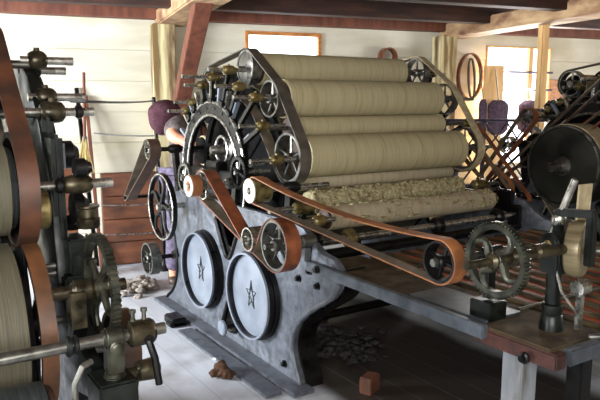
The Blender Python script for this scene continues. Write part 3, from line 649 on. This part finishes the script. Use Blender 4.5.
# lattice of mauve rods between the two machines
lat=thing('lattice_rack',(4.2,4.1,0),'mauve iron lattice rack between the two machines before the bright window','rack')
def LP(u,z): return Vector((4.05+.95*u,4.30-.65*u,z))
for z in (.35,.75,1.33):
    b=B(); b.tube([LP(0,z),LP(1,z)],.014,8); obj('rail',b,M['purple'],lat)
for u in (0,.5,1):
    b=B(); b.bar(LP(u,0),LP(u,1.34),.03,.03); obj('post',b,M['purple'],lat,bevel=.002)
for k in range(6):
    b=B(); u=k/6; b.tube([LP(u,1.33),LP(min(1,u+.36),.75)],.009,6); obj('rod',b,M['purple'],lat)
    b=B(); u=1-k/6; q=LP(u,1.33); w=LP(max(0,u-.36),.75); q.y-=.03; w.y-=.03; b.tube([q,w],.009,6); obj('rod',b,M['purple'],lat)
for u,z in ((.25,.88),(.6,.9),(.42,.6),(.8,.66)):
    p=LP(u,z); b=B(); b.lathe(p+Vector((-.08,-.08,0)),X,[(0,.05),(.005,.055),(.05,.055),(.055,.05)],24); obj('bobbin',b,M['lid'],lat)
b=B(); p=LP(.22,1.15); b.box(p+Vector((0,-.04,0)),(.12,.02,.16)); obj('guide_board',b,M['owood'],lat,bevel=.004)

# ------------------------------------------------------------------ feed table
table=thing('feed_table',(2.5,1.9,0),'long slatted feed table joined to the front of the middle machine, pale grey leg','feed table')
YF,YB=1.2,2.60
b=B(); b.box((1.738,2.04,.697),(.03,1.12,.052)); obj('side_rail',b,M['rail'],table,bevel=.004)
b=B(); b.box((1.775,1.37,.674),(.055,.34,.055)); obj('side_beam',b,M['rust'],table,bevel=.005)
b=B(); b.box((2.62,1.215,.675),(1.60,.035,.055)); obj('end_rail',b,M['rail'],table,bevel=.004)
b=B(); b.box((3.44,1.90,.675),(.04,1.40,.05)); obj('side_rail',b,M['rail'],table,bevel=.004)
b=B(); b.box((2.62,1.91,.645),(1.62,1.36,.022)); obj('table_bed',b,M['bench'],table,bevel=.003)
b=B(); b.box((1.905,1.91,.685),(.30,1.36,.050)); obj('edge_board',b,M['bench'],table,bevel=.005)
b=B(); b.box((1.88,1.72,.714),(.20,.40,.008)); obj('cover_plate',b,M['rail'],table,bevel=.002)
ns=13
for i in range(ns):
    x=2.12+i*(1.28/(ns-1)); b=B(); b.box((x,1.93,.690),(.030,1.30,.032)); obj('slat',b,M['slat'],table,bevel=.006)
    if i<ns-1:
        b=B(); b.box((x+.0533,1.93,.680),(.066,1.30,.030)); obj('strip',b,M['strip'],table,bevel=.003)
for yy in (1.55,2.25):
    b=B(); b.cyl((2.0,yy,.712),(3.42,yy,.712),.008); obj('cross_rod',b,M['dsteel'],table)
for x,y,w in ((1.835,1.405,.085),(1.95,1.25,.06),(3.38,1.28,.085),(3.38,2.5,.085)):
    b=B(); b.box((x,y,.318),(w,w,.636)); obj('leg',b,M['legw'] if w>.07 else M['iron'],table,bevel=.004)
# bolts on the rail
for y,z in ((2.50,.70),(1.30,.668)):
    b=B(); b.lathe((1.724,y,z),(-1,0,0),[(0,.02),(.008,.02),(.012,.012),(.022,.012)],12); obj('bolt',b,M['iron'],table)
# pulley with the long belt, and the gear
o=obj('belt_pulley',pulley(Q[0],Q[1],Q[2]-.002,1.575,1.63,.022,4),M['iron'],table)
b=B(); b.cyl((1.56,Q[0],Q[1]),(1.95,Q[0],Q[1]),.013); b.lathe((1.55,Q[0],Q[1]),X,[(0,.014),(.012,.018)],6); obj('shaft',b,M['dsteel'],o)
b=B(); b.box((1.84,Q[0],.745),(.09,.10,.07)); b.lathe((1.79,Q[0],Q[1]),X,[(0,.024),(.1,.024)],18); b.box((1.84,Q[0],Q[1]-.09),(.035,.035,.16)); obj('bracket',b,M['green'],o,bevel=.004)
G=(1.30,1.018,.113)
o=obj('gear_wheel',gear(*G,1.55,1.572,60,.017,.028,4,.55,.03),M['ggear'],table)
b=B(); b.cyl((1.43,G[0],G[1]),(1.57,G[0],G[1]),.013); b.lathe((1.53,G[0],G[1]),X,[(0,.016),(.01,.026),(.05,.026)],20); b.cyl((1.57,G[0],G[1]),(1.99,G[0],G[1]-.01),.017); b.lathe((1.62,G[0],G[1]),X,[(0,.02),(.01,.03),(.05,.03),(.06,.02)],20); b.lathe((1.74,G[0],G[1]),X,[(0,.018),(.01,.026),(.06,.026),(.07,.018)],20); obj('shaft',b,M['gun'],o)
# bracket post, boss, arm, rod and roll on the corner
K=Vector((1.93,1.355,0))
b=B(); b.cyl(K+Vector((0,0,.70)),K+Vector((0,0,.92)),.026); b.lathe(K+Vector((0,0,.70)),(0,0,1),[(0,.042),(.01,.042),(.06,.036),(.065,.032),(.085,.036),(.10,.036),(.105,.027)],20); po=obj('bracket_post',b,M['green'],table)
b=B(); b.box(K+Vector((0,0,.968)),(.07,.075,.11)); b.lathe(K+Vector((-.045,0,1.018)),X,[(0,.034),(.008,.040),(.085,.040),(.09,.034)],28); obj('boss',b,M['green'],po,bevel=.006)
b=B(); b.lathe(K+Vector((-.052,0,1.018)),X,[(0,.010),(.004,.016),(.012,.016)],6); obj('nut',b,M['brass'],po)
b=B(); b.cyl((1.95,1.385,1.04),(1.955,1.315,1.24),.0125); b.lathe((1.951,1.373,1.075),(.005,-.07,.2),[(0,.018),(.01,.024),(.03,.024),(.04,.018)],18); obj('rod',b,M['steel'],po)
b=B(); b.bar((1.95,1.375,1.122),(1.96,1.235,1.130),.03,.026); b.bar((1.96,1.247,1.143),(1.96,1.247,.955),.028,.03,up=(1,0,0)); b.bar((1.945,1.36,1.03),(1.95,1.365,1.13),.03,.03,up=(1,0,0)); obj('arm',b,M['green'],po,bevel=.004)
b=B(); b.lathe((1.975,1.335,1.00),(.36,-.93,0),[(0,.088),(.006,.096),(.028,.100),(.05,.096),(.056,.088)],40); o=obj('roll',b,M['tanroll'],table); b=B(); b.cyl((1.955,1.375,1.0),(2.02,1.225,1.0),.012); obj('shaft',b,M['dsteel'],o)
b=B(); b.extr([(1.315,1.08),(1.323,1.08),(1.318,1.22),(1.31,1.22)],1.98,2.05); obj('strap',b,M['tan'],table)
b=B(); b.cyl((1.98,1.30,.86),(2.03,1.30,.86),.028); b.bar((2.005,1.30,.86),(2.005,1.30,.70),.02,.02); obj('steel_roller',b,M['steel'],table)
b=B(); b.tube([(1.90,1.33,.94),(1.91,1.31,.86),(1.95,1.28,.79),(1.955,1.275,.74)],.005,6); obj('lever',b,M['steel'],table)
b=B(); b.cyl((2.00,1.19,.72),(2.16,1.27,.735),.011); b.cyl((2.0,1.19,.72),(1.98,1.24,.705),.011); obj('handle_rod',b,M['dsteel'],table)
for (x,y) in ((3.20,2.35),(3.05,2.0)): pass

# ------------------------------------------------------------------ the machine at the left edge
left=thing('carding_machine',(.45,2.4,0),'carding machine cut off by the left edge, with leather belts and a toothed gear','carding machine')
outer=[(1.62,0),(1.72,.1),(1.86,.3),(1.90,.5),(1.86,.66),(1.70,.70),(1.56,.72),(1.54,.76),(1.74,.80),(1.90,.84),(2.02,.95),(2.06,1.2),(2.17,1.42),(2.30,1.58),(2.44,1.63),(2.6,1.62),(2.9,1.5),(3.2,1.2),(3.3,.85),(3.35,.4),(3.5,0)]
plate('side_frame',outer,[circ(2.7,1.0,.33),circ(2.4,.42,.2),circ(2.95,.42,.2)],.43,.47,M['green'],left,.006)
plate('side_frame',outer,[circ(2.7,1.0,.33)],-1.24,-1.20,M['green'],left,.006)
roller(left,2.80,1.02,.50,-1.1,.24,'woolL','main_cylinder','iron',-1.3,.6,.04,64)
for y,z,r,m in ((2.02,1.25,.135,'woolL'),(2.36,1.62,.10,'woolL'),(2.20,1.46,.05,'woolL'),(2.0,.84,.25,'woolL')):
    roller(left,y,z,r,-1.1,.30,m,tip='dusk' if z>1.1 else 'iron',sx0=-1.2,sx1=.45)
roller(left,1.62,.70,.11,-1.1,.30,'dusk',sx0=-1.2,sx1=.45)
obj('drive_belt',belt([(2.02,1.25,.168,1),(2.36,1.585,.15,1)][::-1][::-1],.308,.362,.008),M['rbrown'],left)
obj('pulley',pulley(2.02,1.25,.163,.312,.358,.03,5),M['iron'],left); obj('pulley',pulley(2.36,1.585,.145,.312,.358,.03,5),M['iron'],left)
obj('drive_belt',belt([(2.0,.84,.262,1),(2.45,1.0,.12,1)],.320,.362,.008),M['lorange'],left)
obj('pulley',pulley(2.0,.84,.257,.322,.360,.04,6),M['iron'],left); obj('pulley',pulley(2.45,1.0,.115,.322,.360,.03,5),M['iron'],left)
b=B(); b.lathe((.325,1.96,1.19),X,[(0,.05),(.004,.056),(.07,.056),(.075,.05)],32); obj('collar',b,M['brass'],left)
def lbear(y,z,xb,xl,xr,r,hr,hw,base,m='gun'): return bearing(left,y,z,xb,xr,xl,r,hr,hw,base=base,hubm=m)
lbear(2.36,1.635,.475,.42,.592,.0135,.029,.06,(2.42,1.55)); lbear(2.44,1.605,.475,.43,.585,.0135,.024,.05,(2.48,1.5))
lbear(2.26,1.512,.475,.42,.60,.0135,.028,.065,(2.35,1.42)); lbear(2.18,1.465,.475,.38,.605,.0135,.031,.075,(2.28,1.4))
lbear(2.01,1.25,.50,.33,.605,.0145,.026,.085,(2.10,1.10))
for q in ((.43,2.0,1.25),(.545,2.18,1.465)):
    b=B(); b.lathe(q,X,[(0,.014),(.006,.022),(.02,.022),(.026,.014)],18); obj('collar',b,M['iron'],left)
# post with plates, oil cups and rails seen from the aisle
b=B(); b.box((.455,2.10,1.10),(.035,.12,.60)); b.box((.455,2.20,1.36),(.035,.10,.24)); obj('upright',b,M['green'],left,bevel=.012)
b=B(); b.box((.485,2.02,1.035),(.06,.12,.11)); o=obj('side_block',b,M['green'],left,bevel=.006)
b=B(); b.lathe((.515,2.0,1.085),X,[(0,.012),(.006,.010)],12); obj('bolt',b,M['steel'],o)
for z in (.975,.998):
    b=B(); b.cyl((.38,2.05,z),(.555,2.05,z),.009); obj('guide_bar',b,M['dsteel'],left)
b=B(); b.lathe((.525,2.0,1.115),(0,0,1),[(0,.03),(.006,.034),(.03,.034),(.034,.028),(.06,.028),(.064,.034),(.07,.034)],20); obj('oil_cup',b,M['gun'],left)
b=B(); b.box((.475,2.14,1.33),(.03,.09,.09)); obj('side_block',b,M['frame'],left,bevel=.006)
for y,z,r in ((2.05,1.17,.05),(2.15,1.33,.045),(2.0,1.30,.03)):
    b=B(); b.lathe((.49,y,z),X,[(0,r),(.03,r),(.036,r*.8),(.05,r*.5)],20); obj('boss',b,M['iron'],left)
b=B(); b.extr([(1.84,.70),(2.12,.70),(2.10,.80),(2.06,.90),(2.05,.975),(1.97,.975),(1.96,.88),(1.90,.78)],.44,.53); obj('pedestal',b,M['green'],left,bevel=.008)
# gear and its shaft
GL=(1.78,.985,.145)
o=obj('gear_wheel',gear(*GL,.48,.502,64,.016,.026,4,.35,.024),M['ggear'],left)
b=B(); b.cyl((.36,GL[0],.985),(.56,GL[0],.985),.018); b.lathe((.41,GL[0],.985),X,[(0,.02),(.01,.03),(.05,.03),(.06,.02)],18); b.lathe((.50,GL[0],.985),X,[(0,.02),(.01,.034),(.03,.034)],18); b.box((.42,GL[0]-.01,.94),(.04,.06,.10)); obj('shaft',b,M['gun'],o)
b=B(); b.bar((.44,GL[0],.985),(.44,1.88,.80),.05,.04,up=(1,0,0)); obj('bracket',b,M['green'],left)
# front shaft with collar, bearing, lever
yS,zS=1.585,.905
b=B(); b.cyl((-1.2,yS,zS),(.60,yS,zS),.0155); o=obj('front_shaft',b,M['dsteel'],left)
for xa,w,r in ((.345,.012,.026),(.362,.010,.024)):
    b=B(); b.lathe((xa,yS,zS),X,[(0,r*.8),(.003,r),(w,r),(w+.003,r*.8)],20); obj('collar',b,M['green'],o)
b=B(); b.lathe((.435,yS,zS),X,[(0,.022),(.006,.028),(.05,.028),(.056,.022)],20); b.box((.463,yS,.86),(.042,.048,.09)); b.lathe((.463,yS-.02,.885),(0,-1,0),[(0,.018),(.012,.018),(.016,.010)],12); b.lathe((.463,yS,.80),(0,0,1),[(0,.03),(.008,.03),(.012,.022),(.03,.022)],16); br=obj('shaft_bearing',b,M['ggear'],left,bevel=.004)
b=B(); b.lathe((.50,yS,zS),X,[(0,.022),(.006,.034),(.062,.034),(.07,.028)],24); lc=obj('lever_collar',b,M['gun'],o)
for xa in (.515,.545):
    b=B(); b.cyl((xa,yS,zS+.025),(xa,yS,zS+.058),.006); b.cyl((xa,yS,zS+.056),(xa,yS,zS+.064),.009); obj('set_screw',b,M['dsteel'],lc)
b=B(); b.tube([(.545,yS-.03,zS-.015),(.555,yS-.045,zS-.06),(.562,yS-.05,zS-.13)],.010,8); b.lathe((.545,yS-.02,zS-.012),(0,-1,0),[(0,.014),(.016,.014)],12); obj('lever',b,M['iron'],lc)
b=B(); b.cyl((.46,1.62,.785),(.595,1.62,.785),.014); b.lathe((.53,1.62,.785),X,[(0,.02),(.006,.027),(.045,.030),(.05,.02)],20); obj('stub_shaft',b,M['gun'],left)
b=B(); b.box((.46,1.60,.752),(.10,.12,.095)); obj('bearing_box',b,M['green'],left,bevel=.006)
b=B(); b.box((.46,1.63,.35),(.07,.08,.70)); obj('leg',b,M['green'],left,bevel=.006)
b=B(); b.tube([(.40,1.56,.865),(.375,1.55,.86),(.355,1.55,.82),(.352,1.55,.74),(.352,1.56,.62)],.008,8); obj('oil_pipe',b,M['dsteel'],left)
obj('drive_belt',belt([(1.80,.80,.10,1),(2.05,.35,.12,1)],.52,.575,.007),M['lorange'],left)
for y,z,r in ((1.80,.80,.096),(2.05,.35,.116)):
    o=obj('pulley',pulley(y,z,r,.524,.571,.024,4),M['iron'],left); b=B(); b.cyl((.44,y,z),(.59,y,z),.012); obj('shaft',b,M['dsteel'],o)

# ------------------------------------------------------------------ person bending behind the middle machine
per=thing('person',(2.1,5.06,0),'person in maroon knit cap and charcoal shirt leaning over behind the middle machine','person')
def skinned(name,pts,edges,rad,m,parent,lv=2):
    me=bpy.data.meshes.new(name); me.from_pydata([Vector(p) for p in pts],edges,[]); ob=bpy.data.objects.new('tmp',me); COL.objects.link(ob)
    md=ob.modifiers.new('s','SKIN'); md.use_smooth_shade=True; sv=me.skin_vertices[0].data
    for i,r in enumerate(rad):
        r=r if isinstance(r,tuple) else (r,r); sv[i].radius=r
    sv[0].use_root=True; ss=ob.modifiers.new('u','SUBSURF'); ss.levels=lv; ss.render_levels=lv
    bpy.context.view_layer.update(); m2=bpy.data.meshes.new_from_object(ob.evaluated_get(bpy.context.evaluated_depsgraph_get())); bpy.data.objects.remove(ob)
    w=worldloc(parent)
    for v in m2.vertices: v.co=v.co-w
    m2.polygons.foreach_set('use_smooth',[True]*len(m2.polygons)); m2.name=name
    return link(name,m2,m,parent)
# joints: pelvis, spine bent forward, neck, head; arms reaching down to the wheel
J=dict(pel=(2.16,5.06,.86),sp=(2.16,5.03,1.04),ch=(2.14,5.00,1.22),nk=(2.055,5.07,1.32),hd=(1.985,5.06,1.35),ht=(1.945,5.02,1.372),
 sl=(2.05,4.90,1.325),el=(1.90,4.76,1.235),wl=(2.02,4.60,1.17),pl=(2.055,4.565,1.155),sr=(2.24,5.05,1.30),er=(2.34,4.93,1.10),wr=(2.27,4.82,.94),pr=(2.26,4.81,.90),
 hl=(2.04,5.02,.82),kl=(1.99,4.93,.46),al=(2.00,5.02,.09),tl=(1.95,4.90,.045),hr=(2.26,5.10,.82),kr=(2.24,5.00,.46),ar=(2.26,5.10,.09),tr=(2.21,4.98,.045))
ks=list(J); ix={k:i for i,k in enumerate(ks)}
E_=[('pel','sp'),('sp','ch'),('ch','nk'),('nk','hd'),('hd','ht'),('ch','sl'),('sl','el'),('el','wl'),('wl','pl'),('ch','sr'),('sr','er'),('er','wr'),('wr','pr'),('pel','hl'),('hl','kl'),('kl','al'),('al','tl'),('pel','hr'),('hr','kr'),('kr','ar'),('ar','tr')]
RD=dict(pel=.12,sp=.112,ch=.118,nk=.06,hd=.088,ht=.08,sl=.078,el=.056,wl=.034,pl=.036,sr=.075,er=.048,wr=.030,pr=.036,hl=.10,kl=.065,al=.045,tl=.04,hr=.10,kr=.065,ar=.045,tr=.04)
body=skinned('body',[J[k] for k in ks],[(ix[a],ix[b]) for a,b in E_],[RD[k] for k in ks],M['skin'],per)
def garment(name,keys,edges,grow,m):
    ki={k:i for i,k in enumerate(keys)}
    return skinned(name,[JJ[k] for k in keys],[(ki[a],ki[b]) for a,b in edges],[RR.get(k,RD.get(k,0))+grow for k in keys],m,per)
JJ=dict(J); RR={}
V3=lambda a,b,f: tuple(Vector(J[a]).lerp(Vector(J[b]),f))
JJ['el2']=V3('sl','el',.93); JJ['er2']=V3('sr','er',.55); RR['el2']=.074; RR['er2']=.062; JJ['nk2']=V3('ch','nk',.7); RR['nk2']=.075
JJ['hem']=(2.16,5.07,.78); RR.update(hem=.17,pel=.155,sp=.142,ch=.145)
shirt=garment('shirt',['ch','sp','pel','hem','nk2','sl','el2','sr','er2'],[('ch','sp'),('sp','pel'),('pel','hem'),('ch','nk2'),('ch','sl'),('sl','el2'),('ch','sr'),('sr','er2')],.018,M['shirt'])
RR['pel']=.14; JJ['al2']=V3('kl','al',1.0); JJ['ar2']=V3('kr','ar',1.0); RR['al2']=.06; RR['ar2']=.06
garment('trousers',['pel','hl','kl','al2','hr','kr','ar2'],[('pel','hl'),('hl','kl'),('kl','al2'),('pel','hr'),('hr','kr'),('kr','ar2')],.016,M['trouser'])
# head details: cap, hair, face turned away to the left and down
H=Vector(J['hd'])*.45+Vector(J['ht'])*.55; up=(Vector(J['ht'])-Vector(J['nk'])).normalized(); fw=Vector((.15,.15,-.95)); fw=(fw-up*fw.dot(up)).normalized(); sd=up.cross(fw)
def HP(f,s,u): return H+fw*f+sd*s+up*u
b=B(); v=[];f=[];n=28;K=9
for j in range(K):
    t=j/(K-1); th=radians(8+104*t); 
    for i in range(n):
        a=2*pi*i/n; r=.124*(1+.05*sin(3*a+2*t)+.03*sin(7*a)*t); v.append(HP(-.012+r*1.16*sin(th)*cos(a),r*sin(th)*sin(a)*.98,.0+r*1.06*cos(th)+.01))
for j in range(K-1):
    for i in range(n): f.append((j*n+i,j*n+(i+1)%n,(j+1)*n+(i+1)%n,(j+1)*n+i))
f.append(tuple(range(n))); b.add(v,f); v=[]
cap=obj('cap',b,M['cap'],per,ang=80)
b=B(); b.tube([HP(-.012+.136*cos(2*pi*i/28),.124*sin(2*pi*i/28),-.02) for i in range(28)],.016,8,True); obj('cuff',b,M['cap'],cap,ang=80)
b=B()
for i in range(34):
    a=radians(100+160*i/33); b.lump(HP(.100*cos(a),.093*sin(a),-.035+random.uniform(-.02,.01)),.024,8,.25)
obj('hair',b,M['hair'],per,ang=80)
b=B()
for s in (-1,1):
    b.lump(HP(-.01,s*.098,-.03),.026,10,.05,(.8,.5,1.1))
b.lump(HP(.112,0,-.035),.020,10,.05,(1,.8,1.2)); obj('nose_and_ears',b,M['skin'],per,ang=80)
for s in (-1,1):
    b=B(); b.lump(HP(.090,s*.034,-.012),.012,10,0); obj('eye',b,M['eye'],per,ang=80)
b=B(); b.tube([HP(.096,-.026,-.075),HP(.104,0,-.073),HP(.096,.026,-.075)],.006,6); obj('mouth',b,M['cap'],per)
# hands: five fingers curling from each palm
for pk,wk in (('pl','wl'),('pr','wr')):
    p=Vector(J[pk]); dr=(p-Vector(J[wk])).normalized(); sdv=dr.cross(Vector((1,0,0))).normalized(); nm=dr.cross(sdv)
    for i,(off,ln) in enumerate(((-.028,.068),(-.010,.078),(.010,.074),(.028,.058))):
        q0=p+sdv*off+dr*.005; pts=[q0,q0+dr*ln*.5,q0+dr*ln*.85+nm*.018,q0+dr*ln*.95+nm*.045]
        b=B(); b.tube(pts,[.0105,.0095,.0085,.007],8); obj('finger',b,M['skin'],body,ang=80)
    b=B(); q0=p-sdv*.03-dr*.015; b.tube([q0,q0-sdv*.024+dr*.02,q0-sdv*.03+dr*.045+nm*.02],[.012,.010,.008],8); obj('thumb',b,M['skin'],body,ang=80)
for a,t in (('al','tl'),('ar','tr')):
    b=B(); p=Vector(J[a]); q=Vector(J[t]); d=(q-p); d.z=0; d.normalize()
    b.lathe(Vector((p.x,p.y,0))-d*.07,d,[(0,.03),(.02,.05),(.12,.05),(.22,.046),(.25,.02)],16); b.v=[(x,y,max(.002,z*.75+.045)) for x,y,z in b.v]; obj('shoe',b,M['brown'],per,ang=60)

# ------------------------------------------------------------------ loose things on the floor
def lumps(name,pts,m,label,cat,r,jit=.35,sq=(1,1,.7)):
    b=B()
    for p in pts: b.lump(p,r*random.uniform(.7,1.2),9,jit,sq)
    return tag(obj(name,b,M[m],ang=80),label,cat)
lumps('wool_clump',[(1.48,3.07,.035),(1.50,3.04,.03),(1.455,3.09,.03),(1.49,3.09,.05)],'clump','dark brown clump of wool on the grey floor before the machine','wool clump',.04)
lumps('wool_scrap',[(1.56,3.30,.010),(1.58,3.29,.010)],'white','small white scrap of fluff on the floor by the brown clump','wool scrap',.018,sq=(1.4,1,.5))
b=B(); b.box((1.60,4.02,.034),(.10,.16,.055)); b.box((1.60,3.99,.02),(.13,.10,.035)); tag(obj('iron_block',b,M['iron'],bevel=.008),'black iron block on the floor at the foot of the middle machine','block')
b=B()
for i in range(110):
    b.lump((min(1.80,random.gauss(1.62,.10)),random.gauss(4.95,.07),random.uniform(.005,.055)),random.uniform(.015,.04),8,.4,(1.2,1,.7))
o=obj('wool_waste',b,M['waste'],ang=80); tag(o,'heap of pale wool waste on the floor behind the middle machine','wool waste',kind='stuff')
b=B()
for i in range(160):
    b.lump((random.gauss(2.28,.12),random.gauss(3.1,.14),random.uniform(.003,.03)),random.uniform(.012,.035),8,.4,(1.3,1.2,.6))
o=obj('wool_waste',b,M['fluff'],ang=80); tag(o,'dark drift of wool fluff on the floor under the middle machine','wool waste',kind='stuff')
b=B(); b.box((2.05,2.49,.046),(.10,.07,.09),rz=.4); tag(obj('wooden_block',b,M['binw'],bevel=.005),'small brown wooden block on the dark floor under the feed table','block')

# ------------------------------------------------------------------ light, sky, camera
w=bpy.data.worlds.new('sky'); scn.world=w; w.use_nodes=True; bg=w.node_tree.nodes['Background']; bg.inputs[0].default_value=(.86,.93,1,1); bg.inputs[1].default_value=3.0
def area(name,loc,target,sx,sy,power,col):
    l=bpy.data.lights.new(name,'AREA'); l.shape='RECTANGLE'; l.size=sx; l.size_y=sy; l.energy=power; l.color=col
    o=bpy.data.objects.new(name,l); COL.objects.link(o); o.location=loc; o.rotation_euler=(Vector(target)-Vector(loc)).to_track_quat('-Z','Y').to_euler(); return o
for nm,pp,tt,sx,sz,pw,cl in (('left_window',bw(-3.95,2.4,1.45),bw(0.6,2.2,.5),1.5,1.3,330,(.88,.94,1)),('left_window',bw(-3.95,5.2,1.45),bw(0,3.6,.9),1.5,1.3,90,(.88,.94,1)),
  ('added_front_window',bw(-.6,7.3,1.75),bw(.9,3,.9),2.1,1.1,52,(1,.98,.94)),  # unseen window light, added behind the camera and placed for its angle
  ('added_right_window',bw(7.45,2.8,1.45),bw(4,2.8,.8),1.5,1.3,60,(1,.97,.93)),('back_window',bw(5.0,-.02,1.5),bw(4.6,3,.4),.8,1.3,90,(1,.97,.92))):  # right light is an added, unseen fill; back window is in view
    area('daylight_'+nm,pp,tt,sx,sz,pw,cl)
cam=bpy.data.cameras.new('camera'); co=bpy.data.objects.new('camera',cam); COL.objects.link(co); scn.camera=co
cam.sensor_width=36; cam.lens=36*650/600; cam.clip_start=.05; co.location=(0,0,1.5)
co.rotation_euler=(pi/2-atan(99/650),0,radians(57)-pi/2)
vs=scn.view_settings; vs.view_transform='Standard'; vs.look='None'; vs.gamma=1; vs.use_curve_mapping=False; vs.exposure=1.05
